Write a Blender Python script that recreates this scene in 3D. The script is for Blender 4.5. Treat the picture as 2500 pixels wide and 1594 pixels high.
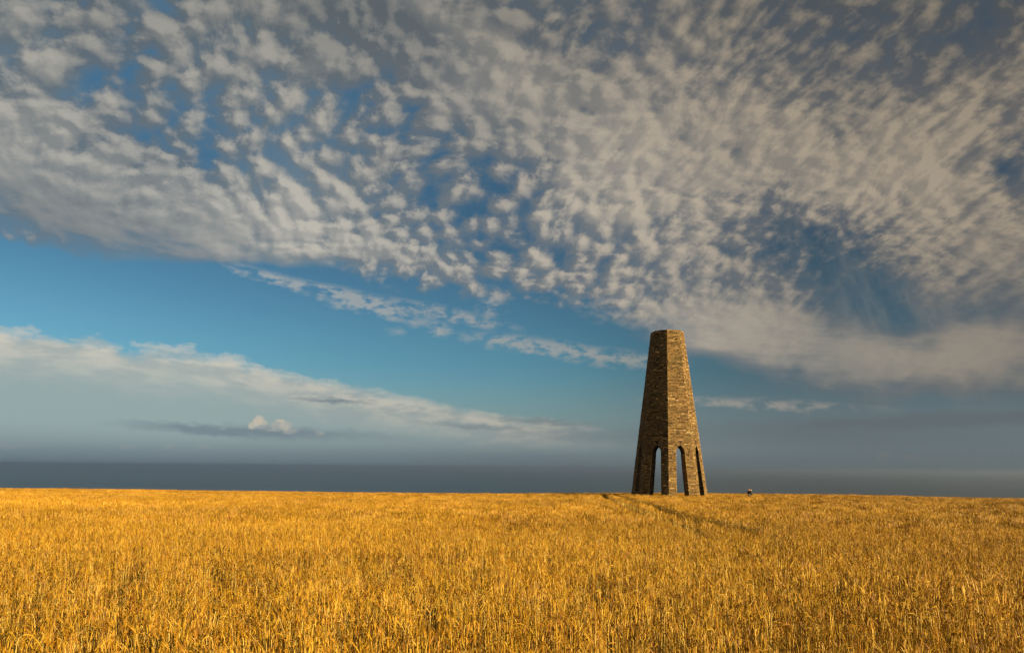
import bpy, bmesh, math, random
import numpy as np
from mathutils import Vector, Matrix

for o in list(bpy.data.objects):
    bpy.data.objects.remove(o, do_unlink=True)
scene = bpy.context.scene
COL = scene.collection
R = math.radians

# ------------------------------------------------------------------ camera
W, H = 2500.0, 1594.0                  # the photograph's own pixels, used for measuring angles
F = 1667.0                             # focal length in those pixels (24 mm on 36 mm)
PITCH, ROLL = R(5.0), R(0.5)
PX, PY = 1250.0, 995.0                 # principal point (lens shift)
cam_d = bpy.data.cameras.new('camera')
cam_d.sensor_width = 36.0
cam_d.lens = 36.0 * F / W
cam_d.shift_y = (PY - H / 2) / W
cam_d.clip_start, cam_d.clip_end = 0.1, 200000.0
cam = bpy.data.objects.new('camera', cam_d)
COL.objects.link(cam)
EYE = 2.45                             # camera height over the ground it stands on
cam.matrix_world = Matrix.Translation((0, 0, EYE)) @ Matrix.Rotation(R(90) + PITCH, 4, 'X') @ Matrix.Rotation(ROLL, 4, 'Z')
scene.camera = cam
CAM_R = cam.matrix_world.to_3x3()


def ray(px, py):
    """direction in the place seen at a pixel of the photograph"""
    return (CAM_R @ Vector(((px - PX) / F, -(py - PY) / F, -1.0))).normalized()


def azel(px, py):
    d = ray(px, py)
    return math.atan2(d.x, d.y), math.asin(d.z)


# ------------------------------------------------------------------ sun, sky, exposure
SUN_AZ, SUN_EL = R(124.6), R(13.5)     # clockwise from the view direction (+Y)
SUN = Vector((math.sin(SUN_AZ) * math.cos(SUN_EL), math.cos(SUN_AZ) * math.cos(SUN_EL), math.sin(SUN_EL)))
sun_d = bpy.data.lights.new('sun', 'SUN')
sun_d.energy = 5.0
sun_d.angle = R(0.5)
sun_d.color = (1.0, 0.74, 0.42)
sun = bpy.data.objects.new('sun', sun_d)
COL.objects.link(sun)
sun.rotation_euler = SUN.to_track_quat('Z', 'Y').to_euler()

vs = scene.view_settings
scene.display_settings.display_device = 'sRGB'
vs.view_transform = 'Standard'
vs.look = 'None'
vs.gamma = 1.0
vs.use_curve_mapping = False
EXPOSURE = 1.55                         # the photograph is exposed for a dark evening sky
vs.exposure = EXPOSURE

world = bpy.data.worlds.new('World')
world.use_nodes = True
NT = world.node_tree
NT.nodes.clear()


class S:
    """a float socket with arithmetic"""
    tree = NT

    def __init__(self, sock):
        self.s = sock

    def _m(self, op, *args):
        return mth(op, self, *args)

    def __add__(self, b): return mth('ADD', self, b)
    def __radd__(self, b): return mth('ADD', b, self)
    def __sub__(self, b): return mth('SUBTRACT', self, b)
    def __rsub__(self, b): return mth('SUBTRACT', b, self)
    def __mul__(self, b): return mth('MULTIPLY', self, b)
    def __rmul__(self, b): return mth('MULTIPLY', b, self)
    def __truediv__(self, b): return mth('DIVIDE', self, b)
    def __rtruediv__(self, b): return mth('DIVIDE', b, self)


def put(tree, inp, v):
    if isinstance(v, S):
        tree.links.new(v.s, inp)
    elif hasattr(v, 'is_output'):
        tree.links.new(v, inp)
    else:
        inp.default_value = v


def mth(op, *args, clamp=False):
    t = S.tree
    n = t.nodes.new('ShaderNodeMath')
    n.operation = op
    n.use_clamp = clamp
    for i, a in enumerate(args):
        put(t, n.inputs[i], a)
    return S(n.outputs[0])


def step(x, a, b, lo=0.0, hi=1.0):
    t = S.tree
    n = t.nodes.new('ShaderNodeMapRange')
    n.interpolation_type = 'SMOOTHSTEP'
    for i, v in enumerate((x, a, b, lo, hi)):
        put(t, n.inputs[i], v)
    return S(n.outputs[0])


def vec(x, y, z=0.0):
    t = S.tree
    n = t.nodes.new('ShaderNodeCombineXYZ')
    for i, v in enumerate((x, y, z)):
        put(t, n.inputs[i], v)
    return n.outputs[0]


def noise(v, scale, detail=3.0, rough=0.5, dist=0.0, dim='2D', lac=2.0):
    t = S.tree
    n = t.nodes.new('ShaderNodeTexNoise')
    n.noise_dimensions = dim
    put(t, n.inputs['Vector'], v)
    put(t, n.inputs['Scale'], scale)
    n.inputs['Detail'].default_value = detail
    n.inputs['Roughness'].default_value = rough
    n.inputs['Lacunarity'].default_value = lac
    n.inputs['Distortion'].default_value = dist
    return S(n.outputs['Fac'])


def cells(v, scale, smooth=0.5, rnd=1.0):
    t = S.tree
    n = t.nodes.new('ShaderNodeTexVoronoi')
    n.voronoi_dimensions = '2D'
    n.feature = 'SMOOTH_F1'
    put(t, n.inputs['Vector'], v)
    put(t, n.inputs['Scale'], scale)
    n.inputs['Smoothness'].default_value = smooth
    n.inputs['Randomness'].default_value = rnd
    return S(n.outputs['Distance'])


def curve(x, pts, interp='EASE'):
    """piecewise curve through (x, value) points"""
    t = S.tree
    x0, x1 = pts[0][0], pts[-1][0]
    v0 = min(p[1] for p in pts)
    v1 = max(p[1] for p in pts)
    if v1 - v0 < 1e-9:
        v1 = v0 + 1e-9
    n = t.nodes.new('ShaderNodeValToRGB')
    n.color_ramp.interpolation = interp
    el = n.color_ramp.elements
    while len(el) < len(pts):
        el.new(0.5)
    for e, (px, pv) in zip(el, pts):
        e.position = (px - x0) / (x1 - x0)
    for e, (px, pv) in zip(el, pts):
        k = (pv - v0) / (v1 - v0)
        e.color = (k, k, k, 1)
    put(t, n.inputs[0], (x - x0) * (1.0 / (x1 - x0)))
    return S(n.outputs[0]) * (v1 - v0) + v0


def mixc(f, a, b):
    t = S.tree
    n = t.nodes.new('ShaderNodeMix')
    n.data_type = 'RGBA'
    n.clamp_factor = True
    put(t, n.inputs[0], f)
    for inp, v in ((n.inputs[6], a), (n.inputs[7], b)):
        put(t, inp, v if not isinstance(v, tuple) else (*v[:3], 1.0))
    return n.outputs[2]


def scalec(c, k):
    t = S.tree
    n = t.nodes.new('ShaderNodeVectorMath')
    n.operation = 'SCALE'
    put(t, n.inputs[0], c)
    put(t, n.inputs['Scale'], k)
    return n.outputs[0]


def mulc(c, k):
    t = S.tree
    n = t.nodes.new('ShaderNodeVectorMath')
    n.operation = 'MULTIPLY'
    put(t, n.inputs[0], c)
    put(t, n.inputs[1], k)
    return n.outputs[0]


def lin(*c):
    """sRGB 0..255 to linear"""
    return tuple(((v / 255.0) / 12.92) if v <= 10 else (((v / 255.0) + 0.055) / 1.055) ** 2.4 for v in c)


SKY_STRENGTH = 0.05
tc = NT.nodes.new('ShaderNodeTexCoord')
sep = NT.nodes.new('ShaderNodeSeparateXYZ')
NT.links.new(tc.outputs['Generated'], sep.inputs[0])
dx, dy, dz = S(sep.outputs[0]), S(sep.outputs[1]), S(sep.outputs[2])
sky_n = NT.nodes.new('ShaderNodeTexSky')
sky_n.sky_type = 'NISHITA'
sky_n.sun_disc = False
sky_n.sun_elevation = SUN_EL
sky_n.sun_rotation = SUN_AZ
sky_n.altitude = 100.0
sky_n.air_density = 0.95
sky_n.dust_density = 0.5
sky_n.ozone_density = 6.0
bg = NT.nodes.new('ShaderNodeBackground')
bg.inputs['Strength'].default_value = SKY_STRENGTH
out_w = NT.nodes.new('ShaderNodeOutputWorld')
NT.links.new(bg.outputs[0], out_w.inputs[0])
world.cycles.sampling_method = 'MANUAL'
world.cycles.sample_map_resolution = 512

# --- clouds: drawn by direction, as a sheet of altocumulus at one height (a plane seen from
# below), a far bank low over the sea, and haze towards the horizon
AZ = mth('ARCTAN2', dx, dy)
EL = mth('ARCSINE', dz)


V0 = vec(AZ, EL)


def blob(px, py, rx, ry, rot=0.0, v=None):
    """soft round patch at a direction; sizes in photograph pixels, rot in degrees (clockwise)"""
    a0, e0 = azel(px, py)
    k = abs(azel(px + 1, py)[0] - a0)
    m = abs(azel(px, py - 1)[1] - e0)
    n = NT.nodes.new('ShaderNodeTexGradient')
    n.gradient_type = 'SPHERICAL'
    tm = n.texture_mapping
    tm.vector_type = 'TEXTURE'
    tm.translation = (a0, e0, 0.0)
    tm.rotation = (0.0, 0.0, R(-rot))
    tm.scale = (rx * k * 1.75, ry * m * 1.75, 1.0)
    NT.links.new(v if v is not None else V0, n.inputs[0])
    return S(n.outputs['Fac'])


def blobs(lst, v=None, base=0.0):
    acc = base
    for (px, py, rx, ry, rot, amp) in lst:
        acc = mth('MULTIPLY_ADD', blob(px, py, rx, ry, rot, v), amp, acc)
    return acc


def edge(pts, az=None):
    """elevation of a line through photograph pixels, as a function of azimuth"""
    pp = [azel(*p) for p in pts]
    pp = [(R(-75), pp[0][1])] + pp + [(R(75), pp[-1][1])]
    return curve(az if az is not None else AZ, pp, 'LINEAR')


# altocumulus sheet ------------------------------------------------------------
rho = mth('EXPONENT', EL * -1.5) * 3.12
qx, qy = rho * mth('SINE', AZ), rho * mth('COSINE', AZ)
q0 = vec(qx, qy)
wa = noise(q0, 2.2, 2, 0.5) - 0.5
wb = noise(vec(qx + 31.0, qy - 7.0), 2.2, 2, 0.5) - 0.5
wx, wy = qx + wa * 0.10, qy + wb * 0.10
RIGHT = step(AZ, R(3), R(24))
# streets run away to the left of the view; to the right they are finer
ex, ey = -0.26, 0.966
tt = wx * ey - wy * ex
ss = wx * ex + wy * ey


LS = 0.94
FAR = step(EL - step(AZ, R(2), R(14)) * 0.05, 0.24, 0.12) * 0.9

FAR = mth('MINIMUM', FAR + blob(260, 545, 560, 80, 8, vec(AZ + wa * 0.10, EL + wb * 0.06)) * 1.1, 0.9)
soft_n = (noise(vec((AZ + EL * 0.5) * 9.0, (EL + AZ * 0.10) * 42.0), 1.0, 5, 0.55) - 0.5) * 0.34


def sheet(ox, oy):
    t1, s1 = tt + ox, ss + oy
    big = noise(vec(t1, s1), 3.6, 2, 0.5)
    n1 = noise(vec(t1, s1 * LS), 15.0, 6, 0.56)
    n2 = noise(vec(t1, s1 * 0.80), 25.0, 5, 0.55)
    c1 = 1.0 - cells(vec(t1 + n1 * 0.03, s1 * LS + n1 * 0.03), 15.0, 0.35)
    left = n1 * 0.56 + c1 * 0.27 - 0.02
    right = n1 * 0.30 + n2 * 0.34 + c1 * 0.11 + 0.025
    cell = left * (1.0 - RIGHT) + right * RIGHT
    return big * 0.17 + 0.045 + cell + (0.34 + soft_n - cell) * FAR


n_here = sheet(0.0, 0.0)
sx_, sy_ = SUN.x / math.hypot(SUN.x, SUN.y), SUN.y / math.hypot(SUN.x, SUN.y)
so_t, so_s = sx_ * ey - sy_ * ex, sx_ * ex + sy_ * ey
DL = 0.022
n_sun = sheet(DL * so_t, DL * so_s)

Vw = vec(AZ + wa * 0.10, EL + wb * 0.06)
wEL = EL + wb * 0.05
cov = blobs([
    (900, 60, 420, 130, 10, 0.5), (1250, 230, 330, 170, 40, 0.28), (1350, 330, 420, 120, 25, 0.22),
    (1700, 380, 420, 90, 15, 0.3), (2050, 370, 330, 120, 15, 0.3), (2300, 420, 260, 150, -20, 0.24),
    (100, 260, 220, 120, 10, 0.18), (150, 430, 330, 110, 12, 0.45), (560, 540, 620, 70, 10, 0.45),
    (900, 540, 260, 120, 0, 0.12), (1750, 800, 400, 80, 10, 0.34), (2150, 870, 420, 70, 10, 0.42), (2440, 640, 130, 200, 0, 0.4), (2440, 880, 160, 80, 0, 0.2),
    (1650, 560, 200, 150, 30, 0.08), (1680, 130, 260, 120, -30, 0.06), (350, 90, 280, 90, 10, 0.16),
    (560, 290, 280, 120, 20, -0.05), (730, 330, 220, 110, 15, -0.06), (1040, 330, 160, 130, 40, -0.10), (1220, 400, 110, 120, 20, -0.14),
    (200, 300, 40, 110, 0, -0.22), (470, 330, 60, 170, 5, -0.06), (1300, 590, 200, 90, 10, -0.06), (1860, 480, 90, 70, 30, -0.2),
    (2050, 635, 170, 70, 24, -0.42), (2205, 755, 130, 60, 35, -0.32), (2480, 400, 90, 80, 0, -0.6),
    (2050, 110, 260, 60, -38, -0.08), (2330, 60, 260, 120, -20, -0.10), (1900, 600, 90, 50, 20, -0.15),
    (1200, 760, 330, 50, 12, -0.2), (40, 215, 60, 40, 0, -0.2)], Vw, 0.585)
low_edge = edge([(-300, 560), (0, 592), (250, 628), (500, 662), (800, 668), (1000, 700), (1180, 735),
                 (1330, 760), (1500, 800), (1650, 880), (1800, 930), (2000, 985), (2500, 1020), (2800, 1030)])
edge_soft = curve(AZ, [(R(-40), 0.022), (R(-20), 0.020), (R(-8), 0.06), (R(10), 0.06), (R(30), 0.03), (R(60), 0.03)], 'LINEAR')
above = step(wEL - low_edge, edge_soft * -0.35, edge_soft)
cov = cov * above
thr = 0.485 + (0.5 - cov) * 0.42
dens = n_here - thr
d_sheet = step(dens, -0.085 - FAR * 0.08, 0.10 + FAR * 0.16) * step(cov, 0.0, 0.34)
# thin veil between the puffs
swell = noise(vec(tt, ss * 0.7), 1.9, 4, 0.55)
veil = step(swell * 0.75 + n_here * 0.3, 0.36, 0.66) * step(cov, 0.25, 0.75) * 0.88
thick = step(dens, 0.0, 0.22)
core = step(dens, -0.01, 0.25)
lit = step(n_here - n_sun, -0.10, 0.15) * 0.60 + core * 0.50 + (swell - 0.5) * 1.1 - 0.20
lit = lit + blobs([(1080, 40, 150, 40, 15, 0.5), (1240, 190, 90, 70, 20, 0.35), (480, 300, 40, 40, 0, 0.3), (250, 240, 60, 50, 0, 0.2), (2200, 440, 260, 110, -10, 0.25), (1950, 830, 420, 70, 10, 0.45), (900, 60, 300, 110, 0, -0.30), (2300, 90, 320, 120, 0, -0.25), (200, 500, 420, 60, 8, -0.15)], Vw)
lit = mth('ADD', lit, 0.0, clamp=True)

# how bright the sheet is: most light comes back from the side opposite the sun and from the far part
bright = curve(EL, [(R(-5), 1.0), (R(8), 1.0), (R(20), 0.92), (R(34), 0.62), (R(60), 0.5), (R(90), 0.5)], 'LINEAR') \
    * curve(AZ, [(R(-180), 0.9), (R(-37), 0.92), (R(-5), 1.05), (R(12), 1.0), (R(37), 0.70), (R(120), 0.8), (R(180), 0.9)], 'LINEAR')
WARM = step(AZ, R(-30), R(30))
K = 1.0 / (SKY_STRENGTH * 2.0 ** EXPOSURE)
c_lit = mixc(WARM, lin(194, 191, 182), lin(194, 179, 158))
c_shd = mixc(WARM, lin(115, 126, 134), lin(114, 117, 120))
c_sheet = scalec(mixc(lit, c_shd, c_lit), bright * K)
c_veil = scalec(mixc(WARM, lin(124, 142, 152), lin(126, 126, 128)), bright * K)

# clear sky ----------------------------------------------------------------------
c_sky = mulc(sky_n.outputs[0], (0.69, 0.74, 0.535))
dark_r = curve(AZ, [(R(-180), 1.0), (R(-37), 1.06), (R(0), 0.95), (R(24), 0.66), (R(37), 0.58), (R(100), 0.7), (R(180), 1.0)], 'LINEAR')
c_sky = scalec(c_sky, dark_r)
grey = step(AZ, R(4), R(26)) * 0.75
c_sky = mixc(grey, c_sky, scalec(lin(72, 95, 108), K))
c_sky = mixc(step(EL, R(9), R(22)) * 0.8, c_sky, scalec(mixc(WARM, lin(68, 110, 142), lin(50, 72, 92)), K))

# far haze low down: the sky itself pales, then greys to the horizon
haze_c = mixc(WARM, lin(143, 161, 164), lin(111, 122, 126))
c1 = mixc(step(EL, R(9.0), R(1.5)) * 0.85, c_sky, scalec(haze_c, K))

# bank low on the left -----------------------------------------------------------
bn = noise(vec(AZ * 22.0, EL * 48.0), 1.0, 6, 0.58)
bn2 = noise(vec(AZ * 15.0, EL * 60.0 + 4.0), 1.0, 4, 0.55)
top = edge([(-400, 770), (0, 800), (60, 796), (140, 812), (270, 826), (300, 845), (480, 848), (620, 882), (770, 920),
            (1000, 962), (1200, 1004), (1330, 1016), (1480, 1040), (1650, 1085), (2000, 1120), (2800, 1130)])
puff = curve(AZ, [(R(-60), 0.035), (R(-25), 0.026), (R(-12), 0.010), (R(10), 0.008), (R(60), 0.008)], 'LINEAR')
below = top + (bn - 0.5) * puff * 1.6 - EL
d_bank = step(below, -0.001, 0.005) * step(AZ, R(12), R(2))
bank_core = step(below, 0.075, 0.004)
c_bank = mixc(bank_core, lin(152, 171, 171), mixc(step(bn2 * 0.6 + bn * 0.4, 0.38, 0.62), lin(170, 178, 175), lin(208, 203, 189)))
c_bank = mixc(step(EL, R(3.3), R(0.2)), c_bank, lin(128, 144, 150))
c_bank = scalec(c_bank, curve(AZ, [(R(-60), 1.0), (R(-25), 0.97), (R(5), 0.74), (R(60), 0.7)], 'LINEAR') * K)
c2 = mixc(d_bank * (0.35 + 0.65 * step(below, 0.0, 0.02)), c1, c_bank)

# the sheet, over the clear sky (it stands in front of the far bank)
# thin trails falling across the clear gap on the right
trail = noise(vec((AZ + EL * 0.28) * 20.0, EL * 7.0), 1.0, 5, 0.6)
trail = step(trail, 0.40, 0.80) * blobs([(2200, 720, 300, 200, 20, 0.9), (2330, 800, 200, 130, 0, 0.5)]) * 0.6
c2 = mixc(mth('MINIMUM', trail, 0.75), c2, scalec(mixc(WARM, lin(150, 156, 158), lin(140, 136, 128)), K))
c3 = mixc(veil, c2, c_veil)
c3 = mixc(d_sheet * (0.68 + 0.32 * thick) * (1.0 - FAR * RIGHT * 0.30), c3, c_sheet)

# wisps and streaks between sheet and bank ----------------------------------------
sn = noise(vec(AZ * 36.0, EL * 80.0 + 9.0), 1.0, 5, 0.6)
Vs = vec(AZ + (bn2 - 0.5) * 0.03, EL + (sn - 0.5) * 0.014)
wisps = blobs([
    (640, 672, 90, 10, 12, 0.8), (760, 705, 90, 13, 12, 1.1), (880, 730, 80, 14, 12, 1.2), (860, 752, 50, 8, 8, 0.8), (980, 772, 80, 12, 12, 0.8),
    (1090, 765, 120, 13, 10, 1.0), (1070, 805, 22, 14, 0, 0.8), (1280, 838, 110, 15, 6, 1.1), (1480, 870, 130, 16, 6, 0.9),
    (1850, 985, 190, 11, 4, 0.9), (1560, 760, 120, 30, 10, 0.6), (960, 808, 20, 9, 0, 0.5), (1200, 740, 26, 30, 30, 0.8)], Vs)
wisps = mth('MINIMUM', wisps * step(sn, 0.32, 0.70), 0.58)
c4 = mixc(wisps, c3, scalec(mixc(WARM, lin(186, 184, 176), lin(166, 156, 144)), K))
dark = blobs([
    (815, 977, 75, 5, 2, 1.0), (480, 1048, 140, 9, 3, 0.95), (640, 1055, 120, 13, 2, 0.75), (800, 1060, 140, 10, 1, 0.55),
    (1140, 1040, 90, 5, 3, 0.55), (1330, 1030, 110, 6, 4, 0.7), (1420, 1060, 200, 14, 2, 0.45), (2130, 984, 60, 5, 0, 0.6),
    (2380, 978, 45, 5, -4, 0.55), (2330, 1022, 260, 16, 0, 1.05), (2100, 1032, 200, 7, 0, 0.5), (1950, 1050, 300, 22, 1, 0.55), (2490, 1012, 70, 10, -8, 0.75),
    (2100, 1085, 600, 30, 0, 0.4)], Vs)
c5 = mixc(mth('MINIMUM', dark, 0.85), c4, scalec(mixc(WARM, lin(118, 134, 143), lin(97, 106, 111)), K))

cum = 0.0
Vc = vec(AZ + (sn - 0.5) * 0.014, EL + (sn - 0.5) * 0.012)
for (px, py, rx, ry, amp) in [
        (619, 1037, 9, 8, 0.7), (631, 1028, 11, 12, 0.9), (643, 1036, 9, 9, 0.8), (670, 1040, 10, 7, 0.6), (684, 1033, 13, 10, 0.8), (699, 1040, 11, 8, 0.65), (655, 1046, 34, 6, 0.4), (712, 1052, 16, 6, 0.35), (780, 1057, 13, 6, 0.35),
        (2155, 1112, 10, 10, 0.7), (2222, 1117, 14, 9, 0.75), (2236, 1120, 14, 8, 0.6), (2290, 1121, 20, 8, 0.5), (2370, 1120, 45, 6, 0.3), (1735, 1105, 26, 12, 0.22),
        (410, 1090, 10, 6, 0.3), (310, 1090, 16, 6, 0.25), (20, 1090, 26, 8, 0.25), (70, 1092, 20, 5, 0.2), (500, 1092, 20, 4, 0.2)]:
    cum = mth('MAXIMUM', cum, step(blob(px, py, rx, ry, 0, Vc), 0.12, 0.62) * amp)
cum_lit = step(sn + (EL - azel(600, 1040)[1]) * 12.0, 0.32, 0.62)
c6 = mixc(cum, c5, scalec(mixc(cum_lit, mixc(WARM, lin(160, 165, 166), lin(118, 120, 120)), mixc(WARM, lin(202, 192, 174), lin(136, 132, 122))), K))

# the last degree above the sea
c7 = mixc(step(EL, R(1.9), R(-0.2)) * 0.9, c6, scalec(mixc(WARM, lin(108, 124, 133), lin(95, 105, 109)), K))
c8 = mixc(step(EL, R(-0.3), R(-1.5)), c7, scalec(lin(84, 98, 106), K))
NT.links.new(c8, bg.inputs[0])
scene.world = world

# ================================================================== helpers
rng = np.random.default_rng(11)
random.seed(11)


def link(o, parent=None):
    COL.objects.link(o)
    if parent is not None:
        o.parent = parent
    return o


def tag(o, label=None, cat=None, group=None, kind=None):
    for k, v in (('label', label), ('category', cat), ('group', group), ('kind', kind)):
        if v:
            o[k] = v
    return o


def empty(name, loc, rz=0.0):
    o = bpy.data.objects.new(name, None)
    o.empty_display_size = 0.3
    o.location = loc
    o.rotation_euler = (0, 0, rz)
    return link(o)


def mesh_from(name, verts, faces, mat=None, cols=None, smooth=False):
    me = bpy.data.meshes.new(name)
    me.from_pydata([tuple(v) for v in verts], [], faces)
    if cols is not None:
        at = me.color_attributes.new('col', 'FLOAT_COLOR', 'POINT')
        c = np.ones((len(verts), 4), dtype=np.float32)
        c[:, :3] = np.asarray(cols, dtype=np.float32)
        at.data.foreach_set('color', c.ravel())
    if mat:
        me.materials.append(mat)
    if smooth:
        me.polygons.foreach_set('use_smooth', [True] * len(me.polygons))
    me.update()
    return me


class Mat:
    """a new material; S.tree points at its nodes while it is being built"""

    def __init__(self, name, rough=0.8, spec=0.3):
        self.m = bpy.data.materials.new(name)
        self.m.use_nodes = True
        self.t = self.m.node_tree
        S.tree = self.t
        self.b = self.t.nodes['Principled BSDF']
        self.out = self.t.nodes['Material Output']
        self.b.inputs['Roughness'].default_value = rough
        self.b.inputs['Specular IOR Level'].default_value = spec

    def attr(self, name, kind='GEOMETRY'):
        n = self.t.nodes.new('ShaderNodeAttribute')
        n.attribute_type = kind
        n.attribute_name = name
        return n

    def pos(self):
        return self.t.nodes.new('ShaderNodeNewGeometry').outputs['Position']

    def color(self, c):
        put(self.t, self.b.inputs['Base Color'], c if not isinstance(c, tuple) else (*c[:3], 1.0))

    def bump(self, h, strength, dist):
        n = self.t.nodes.new('ShaderNodeBump')
        n.inputs['Strength'].default_value = strength
        n.inputs['Distance'].default_value = dist
        put(self.t, n.inputs['Height'], h)
        self.t.links.new(n.outputs[0], self.b.inputs['Normal'])


def simple_mat(name, c, rough=0.8, var=0.25, scale=9.0, spec=0.3):
    k = Mat(name, rough, spec)
    n = noise(k.pos(), scale, 4, 0.55, dim='3D')
    k.color(mixc(step(n, 0.3, 0.7), tuple(v * (1 - var) for v in c), tuple(v * (1 + var) for v in c)))
    return k.m


def lattice(x, y, scale, seed):
    """smooth value noise, 0..1"""
    r = np.random.default_rng(seed)
    tab = r.random((256, 256))
    fx, fy = np.asarray(x) / scale, np.asarray(y) / scale
    ix, iy = np.floor(fx).astype(int), np.floor(fy).astype(int)
    tx, ty = fx - ix, fy - iy
    tx, ty = tx * tx * (3 - 2 * tx), ty * ty * (3 - 2 * ty)
    g = lambda a, b: tab[a % 256, b % 256]
    return (g(ix, iy) * (1 - tx) + g(ix + 1, iy) * tx) * (1 - ty) + (g(ix, iy + 1) * (1 - tx) + g(ix + 1, iy + 1) * tx) * ty


# ================================================================== the ground
CROP = 0.75                                # height of the standing barley
_py = np.array([-400, -60, 0, 50, 94, 108, 118, 130, 200, 400, 650, 900, 3000], float)
_pz = np.array([3.0, -0.9, -1.70, -2.90, -3.93, -4.17, -4.62, -5.4, -12, -42, -118, -136, -136], float)
_dy = np.arange(-400, 3001, 1.0)
_k = np.exp(-0.5 * (np.arange(-15, 16) / 4.0) ** 2)
_dz = np.convolve(np.pad(np.interp(_dy, _py, _pz), 15, mode='edge'), _k / _k.sum(), 'valid')
_ux = (np.array([-1400, 0, 378, 700, 1100, 1390, 1600, 1800, 2061, 2500, 3800]) - 1250.0) / F * 108.0
_uz = -np.array([0.0, -1.4, -0.3, 2.0, 2.8, -1.4, -2.5, -3.5, -3.0, 3.0, 3.0]) / F * 108.0
_dx = np.arange(-260, 261, 1.0)
_k2 = np.exp(-0.5 * (np.arange(-18, 19) / 6.0) ** 2)
_du = np.convolve(np.pad(np.interp(_dx, _ux, _uz), 18, mode='edge'), _k2 / _k2.sum(), 'valid')


def ground_z(x, y):
    z = np.interp(y, _dy, _dz) + EYE - CROP
    s = np.clip((np.asarray(y) - 25.0) / 80.0, 0, 1)
    return z + np.interp(x, _dx, _du) * s * s * (3 - 2 * s)


def grid_mesh(name, xs, ys, fz, mat):
    X, Y = np.meshgrid(xs, ys)
    Z = fz(X, Y)
    v = np.stack([X.ravel(), Y.ravel(), Z.ravel()], 1)
    nx, ny = len(xs), len(ys)
    f = [(j * nx + i, j * nx + i + 1, (j + 1) * nx + i + 1, (j + 1) * nx + i) for j in range(ny - 1) for i in range(nx - 1)]
    return mesh_from(name, v, f, mat, smooth=True)


k = Mat('soil', 0.95, 0.1)
g1 = noise(k.pos(), 3.0, 5, 0.6, dim='3D')
k.color(mixc(step(g1, 0.3, 0.7), (0.07, 0.042, 0.016), (0.20, 0.125, 0.045)))
k.bump(noise(k.pos(), 18.0, 4, 0.6, dim='3D'), 0.7, 0.04)
gx = np.concatenate([np.linspace(-2500, -240, 16), np.arange(-220, 221, 4.0), np.linspace(240, 2500, 16)])
gy = np.concatenate([np.linspace(-400, -40, 10), np.arange(-30, 240, 3.0), np.linspace(250, 900, 40)])
tag(link(bpy.data.objects.new('ground', grid_mesh('ground', gx, gy, ground_z, k.m))), kind='structure')

k = Mat('sea_water', 0.35, 0.35)
k.color((0.006, 0.022, 0.036))
k.bump(noise(k.pos(), 0.05, 6, 0.65, dim='3D'), 0.6, 3.0)
SEA_Z = -132.0
n = 96
ring = [0.0] + list(np.geomspace(300, 60000, 28))
sv, sf = [(0, 0, SEA_Z)], []
for r_ in ring[1:]:
    for i in range(n):
        a = 2 * math.pi * i / n
        sv.append((r_ * math.sin(a), r_ * math.cos(a), SEA_Z))
for i in range(n):
    sf.append((0, 1 + (i + 1) % n, 1 + i))
for j in range(len(ring) - 2):
    b0, b1 = 1 + j * n, 1 + (j + 1) * n
    for i in range(n):
        sf.append((b0 + i, b0 + (i + 1) % n, b1 + (i + 1) % n, b1 + i))
tag(link(bpy.data.objects.new('sea', mesh_from('sea', sv, sf, k.m))), kind='structure')

# ================================================================== the tower
TX, TY = 22.70, 99.0
TZ = float(ground_z(np.array(TX), np.array(TY)))
TOP = 24.45
R_BASE, R_TOP = 5.44, 2.34
C8, T8 = math.cos(R(22.5)), math.tan(R(22.5))
PIER = 1.10                                # wall left either side of an opening
Z_SPRING, Z_APEX = 6.75, 7.95
to_cam = math.atan2(-TY, -TX)              # the corner that faces the camera
FACES = [to_cam + R(22.5 + 45 * i) for i in range(8)]
CAMDIR = Vector((math.cos(to_cam), math.sin(to_cam)))


def rad(z): return R_BASE + (R_TOP - R_BASE) * z / TOP
def apo(z): return rad(z) * C8
def half(z): return apo(z) * T8
def thick_at(z): return 1.3 + (0.6 - 1.3) * z / TOP


def opening(z):
    """half width of the arched opening at a height, 0 above its point"""
    if z <= Z_SPRING:
        return half(z) - PIER
    s, r_ = half(Z_SPRING) - PIER, Z_APEX - Z_SPRING
    if z >= Z_APEX:
        return 0.0
    q = (s * s + r_ * r_) / (2 * s)
    return max(0.0, math.sqrt(max(0.0, q * q - (z - Z_SPRING) ** 2)) - (q - s))


VOUS = 0.52                                # depth of the ring of arch stones


def ring_out(z):
    """half width of the outline outside the arch stones"""
    z0 = Z_SPRING - 0.25
    if z < z0 or z > Z_APEX + VOUS + 0.12:
        return None
    s, r_ = half(Z_SPRING) - PIER + VOUS, Z_APEX + VOUS + 0.12 - z0
    q = (s * s + r_ * r_) / (2 * s)
    return max(0.0, math.sqrt(max(0.0, q * q - (z - z0) ** 2)) - (q - s))


def on_face(i, u, z, d):
    p = FACES[i]
    a = apo(z) + d
    return (math.cos(p) * a - math.sin(p) * u, math.sin(p) * a + math.cos(p) * u, z)


k = Mat('mortar', 0.95, 0.1)
mn = noise(k.pos(), 2.5, 5, 0.6, dim='3D')
k.color(mixc(step(mn, 0.3, 0.7), (0.035, 0.024, 0.013), (0.08, 0.056, 0.03)))
k.bump(noise(k.pos(), 9.0, 5, 0.7, dim='3D'), 0.8, 0.06)
M_MORTAR = k.m

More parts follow.
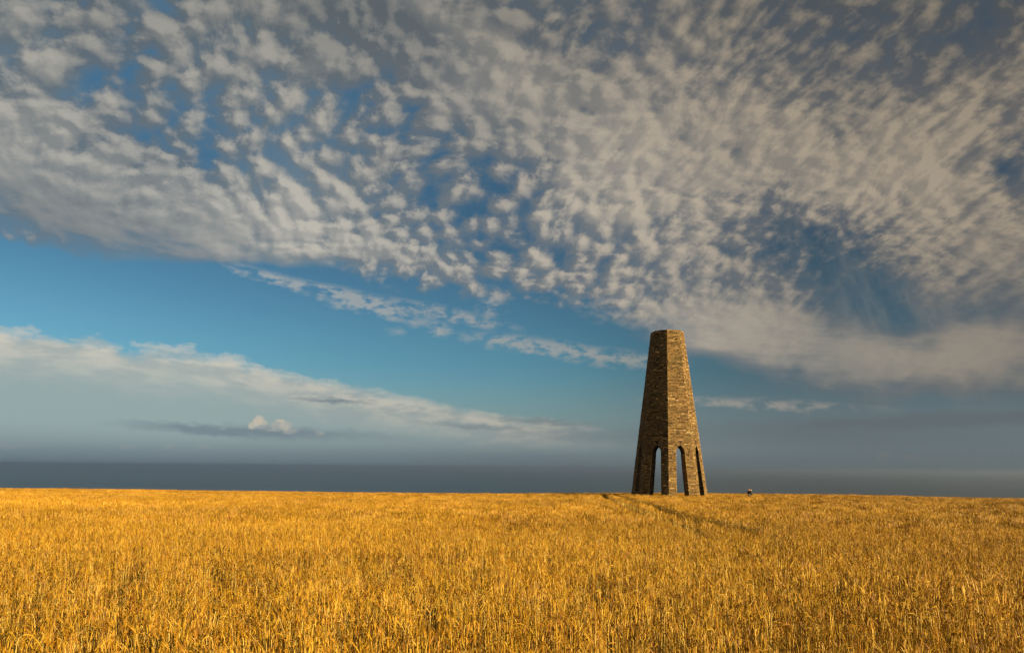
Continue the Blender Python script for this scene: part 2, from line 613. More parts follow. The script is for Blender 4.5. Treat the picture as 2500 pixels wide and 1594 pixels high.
k = Mat('slate_stone', 0.85, 0.25)
at = k.attr('col')
sn1 = noise(k.pos(), 6.0, 5, 0.6, dim='3D')
sn2 = noise(k.pos(), 0.45, 4, 0.6, dim='3D')
sn3 = noise(k.pos(), 30.0, 3, 0.6, dim='3D')
base = scalec(at.outputs['Color'], 0.6 + sn1 * 0.55 + (sn3 - 0.5) * 0.5)
base = mixc(step(sn2, 0.52, 0.68) * step(sn1, 0.35, 0.6) * 0.6, base, (0.085, 0.082, 0.03))       # moss
base = mixc(step(sn3 * 0.5 + sn1 * 0.5, 0.60, 0.70) * 0.55, base, (0.28, 0.235, 0.14))              # lichen
k.color(base)
k.bump(sn3, 0.6, 0.03)
M_STONE = k.m

tower = empty('stone_tower', (TX, TY, TZ))
tag(tower, 'tall tapering eight-sided stone tower on arched legs, standing at the edge of the grain field', 'tower')


def quads_box(b):
    return [tuple(b + i for i in q) for q in ((4, 5, 6, 7), (0, 1, 5, 4), (1, 2, 6, 5), (2, 3, 7, 6), (3, 0, 4, 7))]


# the core of the wall: outer skin, inner skin, reveals and rim
zs = sorted(set([-0.6, 0.0] + list(np.linspace(0.6, Z_SPRING, 12)) + list(np.linspace(Z_SPRING, Z_APEX, 12)) + list(np.linspace(Z_APEX, TOP - 0.1, 10))))
cv, cf = [], []


def cq(*ps):
    b = len(cv)
    cv.extend(ps)
    cf.append(tuple(range(b, b + len(ps))))


SK = -0.06
for i in range(8):
    for z0, z1 in zip(zs[:-1], zs[1:]):
        th0, th1 = thick_at(z0), thick_at(z1)
        for s in (-1, 1):
            o0, o1 = opening(z0), opening(z1)
            h0, h1 = half(z0) + SK * T8, half(z1) + SK * T8
            i0, i1 = (apo(z0) - th0) * T8, (apo(z1) - th1) * T8
            A = on_face(i, s * h0, z0, SK), on_face(i, s * h1, z1, SK), on_face(i, s * o1, z1, SK), on_face(i, s * o0, z0, SK)
            B = on_face(i, s * i0, z0, -th0), on_face(i, s * i1, z1, -th1), on_face(i, s * o1, z1, -th1), on_face(i, s * o0, z0, -th0)
            cq(*(A if s < 0 else A[::-1]))
            cq(*(B[::-1] if s < 0 else B))
            if o0 > 0:
                r_ = (A[3], A[2], B[2], B[3])
                cq(*(r_ if s < 0 else r_[::-1]))
    z1 = zs[-1]
    h1, i1 = half(z1) + SK * T8, (apo(z1) - thick_at(z1)) * T8
    cq(on_face(i, -h1, z1, SK), on_face(i, h1, z1, SK), on_face(i, i1, z1, -thick_at(z1)), on_face(i, -i1, z1, -thick_at(z1)))
link(bpy.data.objects.new('wall', mesh_from('wall', cv, cf, M_MORTAR)), tower)


def stone_col():
    r_ = rng.random()
    if r_ < 0.16:
        c = np.array((0.085, 0.056, 0.030))
    elif r_ < 0.28:
        c = np.array((0.36, 0.27, 0.15))
    elif r_ < 0.55:
        c = np.array((0.235, 0.152, 0.066))
    else:
        c = np.array((0.20, 0.140, 0.072))
    return c * (0.90, 0.85, 0.60) * rng.uniform(0.80, 1.18)


def face_stone(i, u0, u1, z0, z1):
    g = 0.012
    u0, u1, z0, z1 = u0 + g, u1 - g, z0 + g, z1 - g
    d = rng.uniform(0.0, 0.055) + (0.03 if rng.random() < 0.12 else 0.0)
    j = rng.uniform(-0.022, 0.022, 4)
    w = rng.uniform(-0.012, 0.012, 8)
    zm_ = 0.5 * (z0 + z1)
    lo, hi = apo(zm_) - apo(z0), apo(zm_) - apo(z1)      # every stone face stands plumb, so the courses step back
    j = j + np.array((lo, lo, hi, hi))
    v = [on_face(i, u0, z0, -0.08), on_face(i, u1, z0, -0.08), on_face(i, u1, z1, -0.08), on_face(i, u0, z1, -0.08),
         on_face(i, u0 + abs(w[0]), z0 + abs(w[1]), d + j[0]), on_face(i, u1 - abs(w[2]), z0 + abs(w[3]), d + j[1]),
         on_face(i, u1 - abs(w[4]), z1 - abs(w[5]), d + j[2]), on_face(i, u0 + abs(w[6]), z1 - abs(w[7]), d + j[3])]
    return v, stone_col()


stones = []                                # (apparent size, verts, colour)
for i in range(8):
    vis = Vector((math.cos(FACES[i]), math.sin(FACES[i]))).dot(CAMDIR)
    z = -0.3
    while z < TOP - 0.02:
        hgt = float(rng.choice([0.07, 0.085, 0.10, 0.12, 0.145, 0.18], p=[.16, .24, .24, .18, .12, .06]))
        z1 = min(z + hgt, TOP + rng.uniform(-0.05, 0.12))
        if TOP - z1 < 0.08:
            z1 = TOP + rng.uniform(-0.06, 0.10)
        zm = 0.5 * (z + z1)
        hw = half(zm) + 0.012
        o = max(opening(z), opening(z1)) if zm < Z_APEX else 0.0
        ro = ring_out(zm)
        if ro is not None:
            o = max(o, ro)
        spans = [(-hw, -o), (o, hw)] if o > 0.02 else [(-hw, hw)]
        for a, b in spans:
            if b - a < 0.06:
                continue
            u = a
            while u < b - 1e-6:
                L = float(np.clip(rng.lognormal(math.log(0.34), 0.5), 0.12, 1.0))
                if b - (u + L) < 0.16:
                    L = b - u
                v, c = face_stone(i, u, u + L, z, z1)
                stones.append((max(vis, 0.0) * L * (z1 - z) if z > 0.5 else 0.0, v, c))
                u += L
        z = z1
    # stones of the reveals
    for s in (-1, 1):
        z = -0.2
        while z < Z_SPRING - 0.05:
            z1 = min(z + float(rng.uniform(0.10, 0.24)), Z_SPRING)
            cut = [0.0, rng.uniform(0.3, 0.7), 1.0]
            for c0, c1_ in zip(cut[:-1], cut[1:]):
                pr = rng.uniform(0.005, 0.05)
                th = thick_at(z) + 0.02
                vv = []
                for du in (-0.06, pr):
                    for (zz_, cc) in ((z + .01, c0), (z + .01, c1_), (z1 - .01, c1_), (z1 - .01, c0)):
                        dd = 0.02 - cc * th + (0.012 if cc == c0 and c0 > 0 else 0) * -1
                        vv.append(on_face(i, s * (opening(zz_) - du), zz_, dd))
                if s < 0:
                    vv = [vv[q] for q in (3, 2, 1, 0, 7, 6, 5, 4)]
                stones.append((0.0, vv, stone_col() * 0.9))
            z = z1

order = sorted(range(len(stones)), key=lambda q: -stones[q][0])
single, rest = order[:300], order[300:]
for q in single:
    _, v, c = stones[q]
    ctr = np.mean(np.array(v), 0)
    o = bpy.data.objects.new('stone', mesh_from('stone', np.array(v) - ctr, quads_box(0), M_STONE, [c] * 8))
    o.location = ctr
    link(o, tower)
rv, rf, rc = [], [], []
for q in rest:
    _, v, c = stones[q]
    b = len(rv)
    rv.extend(v)
    rf.extend(quads_box(b))
    rc.extend([c] * 8)
tag(link(bpy.data.objects.new('small_stones', mesh_from('small_stones', rv, rf, M_STONE, rc)), tower), kind='stuff')

# arch stones: thin slabs set on edge round every pointed opening
for i in range(8):
    s0 = half(Z_SPRING) - PIER
    r_ = Z_APEX - Z_SPRING
    q_ = (s0 * s0 + r_ * r_) / (2 * s0)
    a_end = math.asin(min(1.0, r_ / q_))
    NV = 11
    for s in (-1, 1):
        for j in range(NV):
            a0 = a_end * (j + 0.07) / NV
            a1 = a_end * (j + 0.93) / NV
            if j == NV - 1:
                a1 = a_end * 0.985
            pr = 0.035 + rng.uniform(0, 0.035)
            ln = VOUS * rng.uniform(0.82, 1.0)
            pts = []
            for d in (-thick_at(7.5) * 0.5, pr):
                for (aa, rr) in ((a0, 0.0), (a0, ln), (a1, ln), (a1, 0.0)):
                    k_ = q_ + rr - 0.012
                    uu = -(q_ - s0) + k_ * math.cos(aa)
                    pts.append(on_face(i, s * max(uu, 0.004), Z_SPRING + k_ * math.sin(aa), d))
            if s < 0:
                pts = [pts[t] for t in (3, 2, 1, 0, 7, 6, 5, 4)]
            ctr = np.mean(np.array(pts), 0)
            o = bpy.data.objects.new('arch_stone', mesh_from('arch_stone', np.array(pts) - ctr, quads_box(0), M_STONE, [stone_col() * 0.75] * 8))
            o.location = ctr
            link(o, tower)

# flat stones laid round the rim
for i in range(8):
    u = -half(TOP)
    while u < half(TOP) - 0.05:
        L = rng.uniform(0.35, 0.7)
        if half(TOP) - (u + L) < 0.25:
            L = half(TOP) - u
        zt, zb = TOP + rng.uniform(0.03, 0.09), TOP - 0.06
        pts = [on_face(i, u + .01, zb, 0.03), on_face(i, u + L - .01, zb, 0.03), on_face(i, (u + L) * .78, zb, -0.5), on_face(i, u * .78, zb, -0.5)]
        pts += [(p[0], p[1], zt + rng.uniform(-.02, .02)) for p in pts]
        ctr = np.mean(np.array(pts), 0)
        o = bpy.data.objects.new('coping_stone', mesh_from('coping_stone', np.array(pts) - ctr, quads_box(0), M_STONE, [stone_col() * 0.8] * 8))
        o.location = ctr
        link(o, tower)
        u += L

# ================================================================== the barley
# clumps of plants, instanced on points laid over the ground
k = Mat('straw', 0.55, 0.25)
at = k.attr('col')
ti = k.attr('tint', 'INSTANCER')
col = scalec(mulc(at.outputs['Color'], ti.outputs['Color']), 0.77)
k.color(col)
tr = k.t.nodes.new('ShaderNodeBsdfTranslucent')
k.t.links.new(col, tr.inputs[0])
ms = k.t.nodes.new('ShaderNodeMixShader')
ms.inputs[0].default_value = 0.09
k.t.links.new(k.b.outputs[0], ms.inputs[1])
k.t.links.new(tr.outputs[0], ms.inputs[2])
k.t.links.new(ms.outputs[0], k.out.inputs[0])
M_STRAW = k.m

EAR = [np.array(c) for c in ((0.42, 0.215, 0.014), (0.47, 0.275, 0.020), (0.34, 0.155, 0.010), (0.52, 0.325, 0.035), (0.20, 0.085, 0.008))]
STEM = [np.array(c) for c in ((0.54, 0.34, 0.055), (0.46, 0.26, 0.034), (0.68, 0.48, 0.13), (0.28, 0.14, 0.016), (0.78, 0.60, 0.24))]
LEAF = [np.array(c) for c in ((0.44, 0.26, 0.07), (0.34, 0.18, 0.04), (0.27, 0.20, 0.05))]


class Clump:
    def __init__(self):
        self.v, self.f, self.c = [], [], []

    def strip(self, pts, ws, side, col):
        b = len(self.v)
        for p, w in zip(pts, ws):
            self.v += [p - side * w, p + side * w]
            self.c += [col, col]
        for i in range(len(pts) - 1):
            self.f.append((b + 2 * i, b + 2 * i + 1, b + 2 * i + 3, b + 2 * i + 2))

    def tube(self, pts, ws, col, n=4):
        b = len(self.v)
        for i, (p, w) in enumerate(zip(pts, ws)):
            d = pts[min(i + 1, len(pts) - 1)] - pts[max(i - 1, 0)]
            d = d / (np.linalg.norm(d) + 1e-9)
            a = np.cross(d, (0.31, 0.77, 0.2))
            a /= np.linalg.norm(a)
            e = np.cross(d, a)
            for q in range(n):
                t = 2 * math.pi * q / n
                self.v.append(p + (a * math.cos(t) + e * math.sin(t)) * w)
                self.c.append(col)
        for i in range(len(pts) - 1):
            for q in range(n):
                self.f.append((b + i * n + q, b + i * n + (q + 1) % n, b + (i + 1) * n + (q + 1) % n, b + (i + 1) * n + q))


def plant(cl, x, y, r, lod):
    h = CROP * r.normal(0.89, 0.115)
    az = r.uniform(0, 2 * math.pi)
    lean = np.array((math.cos(az), math.sin(az), 0.0))
    la = abs(r.normal(0, 0.055))
    if r.random() < 0.03:
        la = r.uniform(0.3, 0.8)
    p0 = np.array((x, y, 0.0 if lod < 2 else 0.25))
    p1 = np.array((x, y, 0.0)) + lean * la * h * 0.4 + np.array((0, 0, h * 0.55))
    p2 = np.array((x, y, 0.0)) + lean * la * h + np.array((0, 0, h * (1 - 0.35 * la * la)))
    sa = r.uniform(0, 2 * math.pi)
    side = np.array((math.cos(sa), math.sin(sa), 0.0))
    sc = STEM[r.integers(len(STEM))] * r.uniform(0.8, 1.15)
    ec = EAR[r.integers(len(EAR))] * r.uniform(0.8, 1.2)
    droop = r.choice([0.1, 0.4, 1.0, 2.0], p=[.40, .30, .12, .18])
    el = r.uniform(0.07, 0.11)
    w = (0.0024, 0.0036, 0.0065)[lod]
    # neck bends over and the ear hangs along it
    d = np.array((0, 0, 1.0)) * math.cos(0.25 * droop) + lean * math.sin(0.25 * droop)
    q1 = p2 + d * 0.04
    d = np.array((0, 0, 1.0)) * math.cos(0.8 * droop) + lean * math.sin(0.8 * droop)
    q2 = q1 + d * 0.035
    d = np.array((0, 0, 1.0)) * math.cos(1.5 * droop) + lean * math.sin(1.5 * droop)
    q3 = q2 + d * el * 0.5
    d = np.array((0, 0, 1.0)) * math.cos(1.8 * droop) + lean * math.sin(1.8 * droop)
    q4 = q3 + d * el * 0.5
    q5 = q4 + d * r.uniform(0.06, 0.10)
    if lod == 0:
        cl.strip([p0, p1, p2, q1, q2], [w, w, w * .85, w * .75, w * .7], side, sc)
        cl.tube([q2, q2 * .5 + q3 * .5, q3, q4], [0.0028, 0.0062, 0.0060, 0.0025], ec)
        for q in range(4):
            o = r.normal(0, 0.018, 3)
            cl.strip([q3 if q % 2 else q4 * .6 + q3 * .4, q5 + o], [0.0011, 0.0004], side, ec * 1.15)
        if r.random() < 0.5:
            la2 = r.uniform(0, 2 * math.pi)
            ld = np.array((math.cos(la2), math.sin(la2), 0.0))
            b = p1 * r.uniform(.6, 1.0) + p2 * 0.0
            b = p0 + (p1 - p0) * r.uniform(.5, 1.0)
            cl.strip([b, b + ld * .05 + np.array((0, 0, .07)), b + ld * .13 + np.array((0, 0, .02)), b + ld * .17 - np.array((0, 0, .06))],
                     [0.004, 0.005, 0.004, 0.001], np.cross(ld, (0, 0, 1.0)), LEAF[r.integers(3)])
    elif lod == 1:
        cl.strip([p0, p1, p2, q2], [w, w, w, w * .8], side, sc)
        cl.tube([q2, q3, q5], [0.004, 0.0085, 0.001], ec, 3)
    else:
        cl.strip([p0, p2, q2], [w, w, w], side, sc)
        cl.tube([q2, q3, q5], [0.005, 0.012, 0.002], ec, 3)


def make_clump(seed, size, count, lod):
    r = np.random.default_rng(seed)
    cl = Clump()
    for _ in range(count):
        plant(cl, r.uniform(-size, size) * 0.58, r.uniform(-size, size) * 0.58, r, lod)
    return cl


def make_straggler(seed):
    """a few long pale straws that lean out over the rest"""
    r = np.random.default_rng(seed)
    cl = Clump()
    az0 = r.uniform(0, 2 * math.pi)
    for _ in range(r.integers(2, 6)):
        az = az0 + r.normal(0, 0.35)
        ld = np.array((math.cos(az), math.sin(az), 0.0))
        L = r.uniform(0.75, 1.15)
        p = np.array((r.uniform(-.15, .15), r.uniform(-.15, .15), 0.15))
        th = r.uniform(0.2, 0.5)
        pts = [p]
        for s in range(5):
            p = p + (np.array((0, 0, 1.0)) * math.cos(th) + ld * math.sin(th)) * L / 5
            th += r.uniform(0.05, 0.30)
            pts.append(p)
        c = np.array((0.62, 0.43, 0.16)) * r.uniform(0.8, 1.1)
        cl.strip(pts, [0.0026] * 6, np.cross(ld, (0.2, 0.1, 1.0)), c)
        e = pts[-1]
        d = (pts[-1] - pts[-2]) / np.linalg.norm(pts[-1] - pts[-2])
        cl.tube([e, e + d * .04 - np.array((0, 0, .01)), e + d * .09 - np.array((0, 0, .04)), e + d * .17 - np.array((0, 0, .10))], [0.003, 0.0065, 0.006, 0.001], EAR[r.integers(5)])
    return cl


clumps = []
for q in range(10):
    clumps.append(make_clump(100 + q, 0.30, 18, 0))
for q in range(8):
    clumps.append(make_clump(200 + q, 0.60, 66, 1))
for q in range(8):
    clumps.append(make_clump(300 + q, 1.20, 190, 2))
for q in range(10):
    clumps.append(make_straggler(400 + q))
for q in range(8):
    clumps.append(make_clump(500 + q, 0.30, 26, 1))
clump_col = bpy.data.collections.new('barley_clumps')
for q, cl in enumerate(clumps):
    clump_col.objects.link(bpy.data.objects.new('barley_plants_%02d' % q, mesh_from('barley_plants', cl.v, cl.f, M_STRAW, cl.c)))

# wheel tracks left by the tractor, running up the field
TRACKS = [(9.1, 31.0, 0.088, -0.28, 29.0), (7.2, 31.0, 0.088, -0.34, 31.0), (21.0, 43.0, 0.085, -0.08, 42.0), (19.2, 43.0, 0.085, -0.08, 42.0)]   # x at y, slope, narrowing, near end


def track_dist(x, y):
    d = np.full(np.shape(x), 9.0)
    for (x0, y0, m, nar, near_end) in TRACKS:
        cx = x0 + m * (y - y0) + 0.12 * np.sin(y * 0.21 + x0)
        dd = np.abs(x - cx) + nar + np.clip((near_end - y) / 18.0, 0, 0.62) + np.clip((y - 92.0) / 20.0, 0, 0.7) + np.where((y < 9) | (y > 112), 9.0, 0.0)
        d = np.minimum(d, dd)
    return d


def octo(x, y, grow):
    """inside the tower's footprint"""
    m = np.full(np.shape(x), -9.0)
    for p in FACES:
        m = np.maximum(m, (x - TX) * math.cos(p) + (y - TY) * math.sin(p))
    return m < apo(0.4) + grow


PERS_Y = 93.5
_d = ray(1829, 1205)
PERS_X = _d.x / _d.y * PERS_Y


def scatter(y0, y1, sp, keep):
    ys = np.arange(y0, y1, sp)
    P = []
    for y in ys:
        hw = max(0.0, y) * 0.95 + 9.0
        xs = np.arange(-hw, hw, sp)
        P.append(np.stack([xs + rng.uniform(0, sp), np.full(len(xs), y)], 1))
    P = np.concatenate(P)
    P += rng.uniform(-0.5, 0.5, P.shape) * sp
    x, y = P[:, 0], P[:, 1]
    ok = keep(x, y) & ~octo(x, y, 0.10 + sp * 0.3) & (np.hypot(x, y) > 0.9) & (np.hypot(x - PERS_X, y - PERS_Y) > 0.35 + sp * .3) & ~((np.abs(x - PERS_X + 0.1) < 0.65 + sp * .2) & (y < PERS_Y) & (y > PERS_Y - 1.9))
    return P[ok]


near = lambda x, y: track_dist(x, y) > 0.36
band = lambda x, y: (track_dist(x, y) > 0.44) & (track_dist(x, y) <= 1.15)
far_ = lambda x, y: track_dist(x, y) > 1.15
tower_band = lambda x, y: octo(x, y, 1.6)
not_tower = lambda x, y: ~octo(x, y, 1.3)
sets = []
A = scatter(-7, 27, 0.30, near)
A = A[lattice(A[:, 0], A[:, 1], 0.75, 41) * 0.7 + lattice(A[:, 0], A[:, 1], 3.1, 42) * 0.3 > 0.27]      # thin places where the soil shows
sets.append((A, 0, 10))
sets.append((scatter(27, 112, 0.32, lambda x, y: band(x, y) | (tower_band(x, y) & far_(x, y))), 36, 8))
trod = scatter(10, 112, 0.30, lambda x, y: track_dist(x, y) <= 0.44)      # broken straw left standing in the wheel tracks
sets.append((trod, 36, 8))
sets.append((scatter(27, 72, 0.60, far_), 10, 8))
sets.append((scatter(72, 100, 0.80, lambda x, y: far_(x, y) & not_tower(x, y)), 10, 8))
sets.append((scatter(100, 190, 1.20, lambda x, y: far_(x, y) & not_tower(x, y)), 18, 8))
st = scatter(2, 40, 1.5, near)
st = st[lattice(st[:, 0], st[:, 1], 5.0, 5) > 0.58]
sets.append((st, 26, 10))
P, IDX = [], []
for pts, b, n in sets:
    P.append(pts)
    IDX.append(b + rng.integers(0, n, len(pts)))
P, IDX = np.concatenate(P), np.concatenate(IDX)
x, y = P[:, 0], P[:, 1]
N = len(P)
big = lattice(x, y, 6.0, 1) * 0.5 + lattice(x, y, 2.2, 2) * 0.3 + lattice(x, y, 0.8, 3) * 0.2
laid = np.clip((lattice(x, y, 3.0, 7) * 0.6 + lattice(x, y, 1.1, 8) * 0.4 - 0.66) / 0.12, 0, 1)      # patches knocked over
hs = 0.86 + 0.28 * big - 0.16 * laid + rng.normal(0, 0.02, N)
hs = np.where(track_dist(x, y) <= (np.where(y < 27, 0.36, 0.44)), rng.uniform(0.10, 0.26, N), hs)
rot = np.zeros((N, 3))
rot[:, 2] = rng.uniform(0, 2 * math.pi, N)
rot[:, 0] = rng.normal(0, 0.035, N) + laid * rng.normal(0, 0.24, N)
rot[:, 1] = rng.normal(0, 0.035, N) + laid * rng.normal(0.0, 0.24, N)
v1 = lattice(x, y, 9.0, 21) * 0.6 + lattice(x, y, 2.5, 22) * 0.4
v2 = lattice(x, y, 5.0, 31) * 0.5 + rng.random(N) * 0.5
tint = np.ones((N, 3))
tint[:, 0] = 0.74 + 0.48 * v1
tint[:, 1] = tint[:, 0] * (0.94 + 0.11 * v2)
tint[:, 2] = tint[:, 0] * (0.52 + 0.34 * v2)
pv = np.stack([x, y, ground_z(x, y) - 0.01], 1)
me = bpy.data.meshes.new('barley')
me.vertices.add(N)
me.vertices.foreach_set('co', pv.astype(np.float32).ravel())
for nm, ty, key, arr in (('rot', 'FLOAT_VECTOR', 'vector', rot), ('tint', 'FLOAT_VECTOR', 'vector', tint),
                         ('scl', 'FLOAT_VECTOR', 'vector', np.stack([np.ones(N), np.ones(N), hs], 1)), ('pick', 'INT', 'value', IDX)):
    at = me.attributes.new(nm, ty, 'POINT')
    at.data.foreach_set(key, arr.astype(np.int32 if ty == 'INT' else np.float32).ravel())
me.materials.append(M_STRAW)
barley = bpy.data.objects.new('barley', me)
tag(link(barley), 'ripe golden barley standing over the whole field', 'barley', kind='stuff')

gt = bpy.data.node_groups.new('barley_field', 'GeometryNodeTree')
gt.interface.new_socket('Geometry', in_out='INPUT', socket_type='NodeSocketGeometry')
gt.interface.new_socket('Geometry', in_out='OUTPUT', socket_type='NodeSocketGeometry')
gi, go = gt.nodes.new('NodeGroupInput'), gt.nodes.new('NodeGroupOutput')
ci = gt.nodes.new('GeometryNodeCollectionInfo')
ci.inputs['Collection'].default_value = clump_col
ci.inputs['Separate Children'].default_value = True
ci.inputs['Reset Children'].default_value = True
ip = gt.nodes.new('GeometryNodeInstanceOnPoints')
ip.inputs['Pick Instance'].default_value = True


def named(nm, ty):
    n = gt.nodes.new('GeometryNodeInputNamedAttribute')
    n.data_type = ty
    n.inputs['Name'].default_value = nm
    return n.outputs['Attribute']


er = gt.nodes.new('FunctionNodeEulerToRotation')
gt.links.new(named('rot', 'FLOAT_VECTOR'), er.inputs[0])
gt.links.new(gi.outputs[0], ip.inputs['Points'])
gt.links.new(ci.outputs[0], ip.inputs['Instance'])
gt.links.new(named('pick', 'INT'), ip.inputs['Instance Index'])
gt.links.new(er.outputs[0], ip.inputs['Rotation'])
gt.links.new(named('scl', 'FLOAT_VECTOR'), ip.inputs['Scale'])
gt.links.new(ip.outputs[0], go.inputs[0])
md = barley.modifiers.new('barley_field', 'NODES')
md.node_group = gt

# ================================================================== the person beside the tower
PERS_Z = float(ground_z(np.array(PERS_X), np.array(PERS_Y)))
M_SKIN = simple_mat('skin', (0.46, 0.27, 0.19), 0.55, 0.08, 20.0)
M_HAIR = simple_mat('hair', (0.075, 0.026, 0.014), 0.6, 0.3, 60.0)
M_JACKET = simple_mat('dark_jacket', (0.012, 0.014, 0.013), 0.8, 0.3, 14.0, 0.2)
M_TROUSER = simple_mat('dark_trousers', (0.014, 0.013, 0.014), 0.85, 0.3, 14.0, 0.2)
M_PACK = simple_mat('green_pack', (0.006, 0.020, 0.017), 0.75, 0.3, 18.0, 0.25)
M_BUNDLE = simple_mat('pale_cloth', (0.48, 0.34, 0.30), 0.85, 0.12, 12.0, 0.2)
M_BOOT = simple_mat('boot', (0.03, 0.022, 0.016), 0.7, 0.3, 20.0)
M_EYE = simple_mat('eye', (0.03, 0.02, 0.015), 0.2, 0.1, 20.0)


def skin_mesh(name, joints, edges, mat, parent, root=0, sub=2):
    """one continuous surface grown round a skeleton; joints = (x, y, z, radius)"""
    m_ = bpy.data.meshes.new(name)
    m_.from_pydata([j[:3] for j in joints], edges, [])
    m_.materials.append(mat)
    o = bpy.data.objects.new(name, m_)
    link(o, parent)
    s = o.modifiers.new('skin', 'SKIN')
    lay = m_.skin_vertices[0]
    for q, j in enumerate(joints):
        r_ = j[3] if isinstance(j[3], tuple) else (j[3], j[3])
        lay.data[q].radius = r_
        lay.data[q].use_root = (q == root)
    s.use_smooth_shade = True
    u = o.modifiers.new('subdivision', 'SUBSURF')
    u.levels = u.render_levels = sub
    return o


person = empty('person', (PERS_X, PERS_Y, PERS_Z), R(12))
person.scale = (1.08, 1.08, 1.08)
tag(person, 'person in dark clothes standing waist deep in the barley to the right of the tower', 'person')
# faces left (-X); left arm lifted towards the face
J = [(0, 0, 0.95, .115), (0.0, 0, 1.10, .115), (-.01, 0, 1.25, .125), (0.0, 0, 1.40, .10), (-.015, 0, 1.50, .052), (-.035, 0, 1.56, .088), (-.03, 0, 1.655, (.112, .100)), (-.015, 0, 1.745, .070),
     (.0, .095, .88, .085), (-.05, .10, .50, .056), (.03, .105, .10, .042), (-.10, .11, .04, .036),
     (.0, -.095, .88, .085), (.02, -.10, .50, .056), (.09, -.105, .10, .042), (-.04, -.11, .04, .036),
     (.0, .19, 1.40, .056), (.03, .25, 1.14, .044), (-.17, .17, 1.22, .032), (-.25, .14, 1.30, .030),
     (.0, -.19, 1.40, .056), (.03, -.24, 1.13, .044), (-.14, -.22, 1.04, .032), (-.22, -.21, 1.02, .030)]
E = [(0, 1), (1, 2), (2, 3), (3, 4), (4, 5), (5, 6), (6, 7), (0, 8), (8, 9), (9, 10), (10, 11), (0, 12), (12, 13), (13, 14), (14, 15),
     (3, 16), (16, 17), (17, 18), (18, 19), (3, 20), (20, 21), (21, 22), (22, 23)]
# five fingers on each hand, rooted in the palm
for (palm, wrist) in ((19, 18), (23, 22)):
    p, w = Vector(J[palm][:3]), Vector(J[wrist][:3])
    d = (p - w).normalized()
    sd = d.cross(Vector((0, 0, 1))).normalized()
    up = sd.cross(d)
    for q in range(4):
        o_ = sd * (-0.027 + 0.018 * q)
        L = (0.075, 0.085, 0.080, 0.062)[q]
        a_, b_ = p + d * 0.03 + o_, p + d * (0.03 + L * .5) + o_ - up * .012
        c_ = b_ + d * L * .35 - up * .03
        n0 = len(J)
        J += [(*a_, .0095), (*b_, .0085), (*c_, .007)]
        E += [(palm, n0), (n0, n0 + 1), (n0 + 1, n0 + 2)]
    n0 = len(J)
    t1 = w * .35 + p * .65 - sd * .04
    t2 = t1 + d * .045 - sd * .012
    J += [(*t1, .011), (*t2, .008)]
    E += [(palm, n0), (n0, n0 + 1)]
body = skin_mesh('body', J, E, M_SKIN, person)
# nose, brow, chin, ears as small shapes grown on the head


def ball(name, c, r_, mat, parent, sc=(1, 1, 1), seg=12):
    bm = bmesh.new()
    bmesh.ops.create_uvsphere(bm, u_segments=seg, v_segments=max(6, seg // 2 + 2), radius=1.0)
    for v in bm.verts:
        v.co = Vector((v.co.x * r_ * sc[0] + c[0], v.co.y * r_ * sc[1] + c[1], v.co.z * r_ * sc[2] + c[2]))
    m_ = bpy.data.meshes.new(name)
    bm.to_mesh(m_)
    bm.free()
    m_.materials.append(mat)
    m_.polygons.foreach_set('use_smooth', [True] * len(m_.polygons))
    return link(bpy.data.objects.new(name, m_), parent)


ball('nose', (-.128, 0, 1.635), .016, M_SKIN, person, (1.2, .8, 1.5))
ball('mouth', (-.110, 0, 1.592), .02, simple_mat('lips', (0.36, 0.14, 0.11), 0.5, 0.05), person, (.5, 1.1, .35))
for s in (-1, 1):
    ball('eye', (-.106, s * .033, 1.668), .009, M_EYE, person)
    ball('ear', (-.02, s * .088, 1.645), .03, M_SKIN, person, (.7, .35, 1.1))
# hair: cap over the back and crown of the head, uneven edge
bm = bmesh.new()
bmesh.ops.create_uvsphere(bm, u_segments=28, v_segments=16, radius=1.0)
bmesh.ops.delete(bm, geom=[v for v in bm.verts if v.co.z < (0.30 if v.co.x < -0.15 else -0.75) + 0.5 * max(0, -v.co.x)], context='VERTS')
for v in bm.verts:
    f_ = 1 + 0.05 * math.sin(v.co.y * 17 + v.co.z * 9)
    v.co = Vector((v.co.x * .105 * f_ - .022, v.co.y * .100 * f_, v.co.z * .118 * f_ + 1.655))
m_ = bpy.data.meshes.new('hair')
bm.to_mesh(m_)
bm.free()
m_.materials.append(M_HAIR)
sm = link(bpy.data.objects.new('hair', m_), person).modifiers.new('thickness', 'SOLIDIFY')
sm.thickness = 0.012
# clothes follow the body
JJ = [(0, 0, 0.76, .155), (0, 0, 0.90, .165), (0, 0, 1.08, .165), (-.01, 0, 1.26, .165), (0, 0, 1.40, .125), (-.012, 0, 1.475, .072),
      (.0, .20, 1.40, .075), (.03, .255, 1.14, .062), (-.15, .18, 1.215, .048), (.0, -.20, 1.40, .075), (.03, -.245, 1.13, .062), (-.12, -.222, 1.047, .048)]
skin_mesh('jacket', JJ, [(0, 1), (1, 2), (2, 3), (3, 4), (4, 5), (4, 6), (6, 7), (7, 8), (4, 9), (9, 10), (10, 11)], M_JACKET, person, 0)
JT = [(0, 0, 1.02, .16), (.0, .095, .86, .105), (-.05, .10, .50, .075), (.025, .105, .13, .062), (.0, -.095, .86, .105), (.02, -.10, .50, .075), (.085, -.105, .13, .062)]
skin_mesh('trousers', JT, [(0, 1), (1, 2), (2, 3), (0, 4), (4, 5), (5, 6)], M_TROUSER, person, 0)
for (x_, y_) in ((.03, .105), (.09, -.105)):
    skin_mesh('boot', [(x_, y_, .20, .06), (x_ - .005, y_, .065, .066), (x_ - .15, y_, .048, .056)], [(0, 1), (1, 2)], M_BOOT, person, 1)

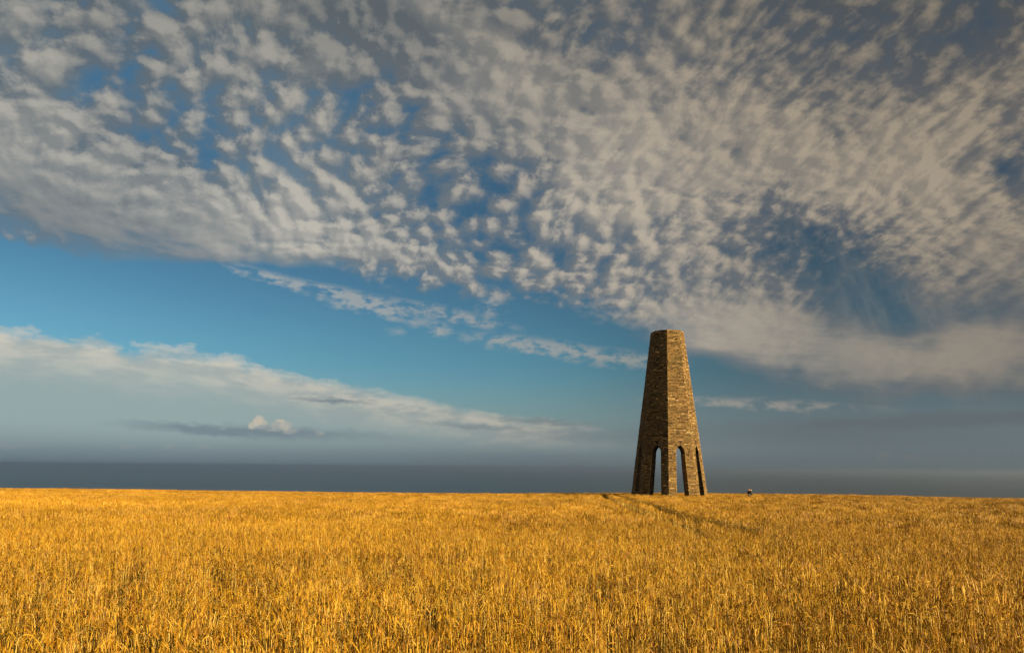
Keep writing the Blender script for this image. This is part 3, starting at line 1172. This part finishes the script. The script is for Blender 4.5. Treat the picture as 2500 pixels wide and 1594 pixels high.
# the rucksack the person carries
pack = empty('rucksack', (PERS_X, PERS_Y, PERS_Z), R(12))
pack.scale = (1.08, 1.08, 1.08)
tag(pack, 'dark green rucksack topped by a pale bundle, on the back of the person', 'rucksack')


def soft_box(name, c, d, mat, parent, bev, taper=1.0):
    bm = bmesh.new()
    bmesh.ops.create_cube(bm, size=1.0)
    for v in bm.verts:
        k_ = taper if v.co.z > 0 else 1.0
        v.co = Vector((v.co.x * d[0] * k_ + c[0], v.co.y * d[1] * k_ + c[1], v.co.z * d[2] + c[2]))
    bmesh.ops.bevel(bm, geom=bm.edges[:], offset=bev, segments=3, affect='EDGES', profile=0.6)
    m_ = bpy.data.meshes.new(name)
    bm.to_mesh(m_)
    bm.free()
    m_.materials.append(mat)
    m_.polygons.foreach_set('use_smooth', [True] * len(m_.polygons))
    return link(bpy.data.objects.new(name, m_), parent)


soft_box('pack_body', (.27, 0, 1.18), (.23, .33, .52), M_PACK, pack, .07, .85)
soft_box('front_pocket', (.41, 0, 1.09), (.09, .24, .25), M_PACK, pack, .035, .9)
soft_box('top_flap', (.27, 0, 1.445), (.24, .31, .07), M_JACKET, pack, .03)
skin_mesh('bundle', [(.20, -.15, 1.555, .07), (.20, -.05, 1.57, .088), (.205, .06, 1.575, .085), (.20, .16, 1.555, .066)], [(0, 1), (1, 2), (2, 3)], M_BUNDLE, pack, 1)
for s in (-1, 1):
    skin_mesh('shoulder_strap', [(.16, s * .11, 1.43, (.03, .012)), (.02, s * .12, 1.515, (.03, .012)), (-.12, s * .12, 1.42, (.03, .012)), (-.165, s * .125, 1.25, (.03, .012)),
                                 (-.08, s * .16, 1.06, (.022, .010)), (.14, s * .15, 1.0, (.022, .010))], [(0, 1), (1, 2), (2, 3), (3, 4), (4, 5)], M_PACK, pack, 0, 1)

# ================================================================== the air
hz = bpy.data.materials.new('sea_haze')
hz.use_nodes = True
hz.node_tree.nodes.clear()
pv_ = hz.node_tree.nodes.new('ShaderNodeVolumePrincipled')
pv_.inputs['Color'].default_value = (0.46, 0.60, 0.80, 1)
pv_.inputs['Density'].default_value = 8.0e-5
pv_.inputs['Anisotropy'].default_value = 0.725
ho = hz.node_tree.nodes.new('ShaderNodeOutputMaterial')
hz.node_tree.links.new(pv_.outputs[0], ho.inputs['Volume'])
HX, HB, HT = 61000.0, -140.0, 34.0
hvv = [(sx * HX, sy * HX, zz_) for zz_ in (HB, HT) for sx, sy in ((-1, -1), (1, -1), (1, 1), (-1, 1))]
hff = [(0, 3, 2, 1), (4, 5, 6, 7), (0, 1, 5, 4), (1, 2, 6, 5), (2, 3, 7, 6), (3, 0, 4, 7)]
tag(link(bpy.data.objects.new('haze', mesh_from('haze', hvv, hff, hz))), kind='stuff')
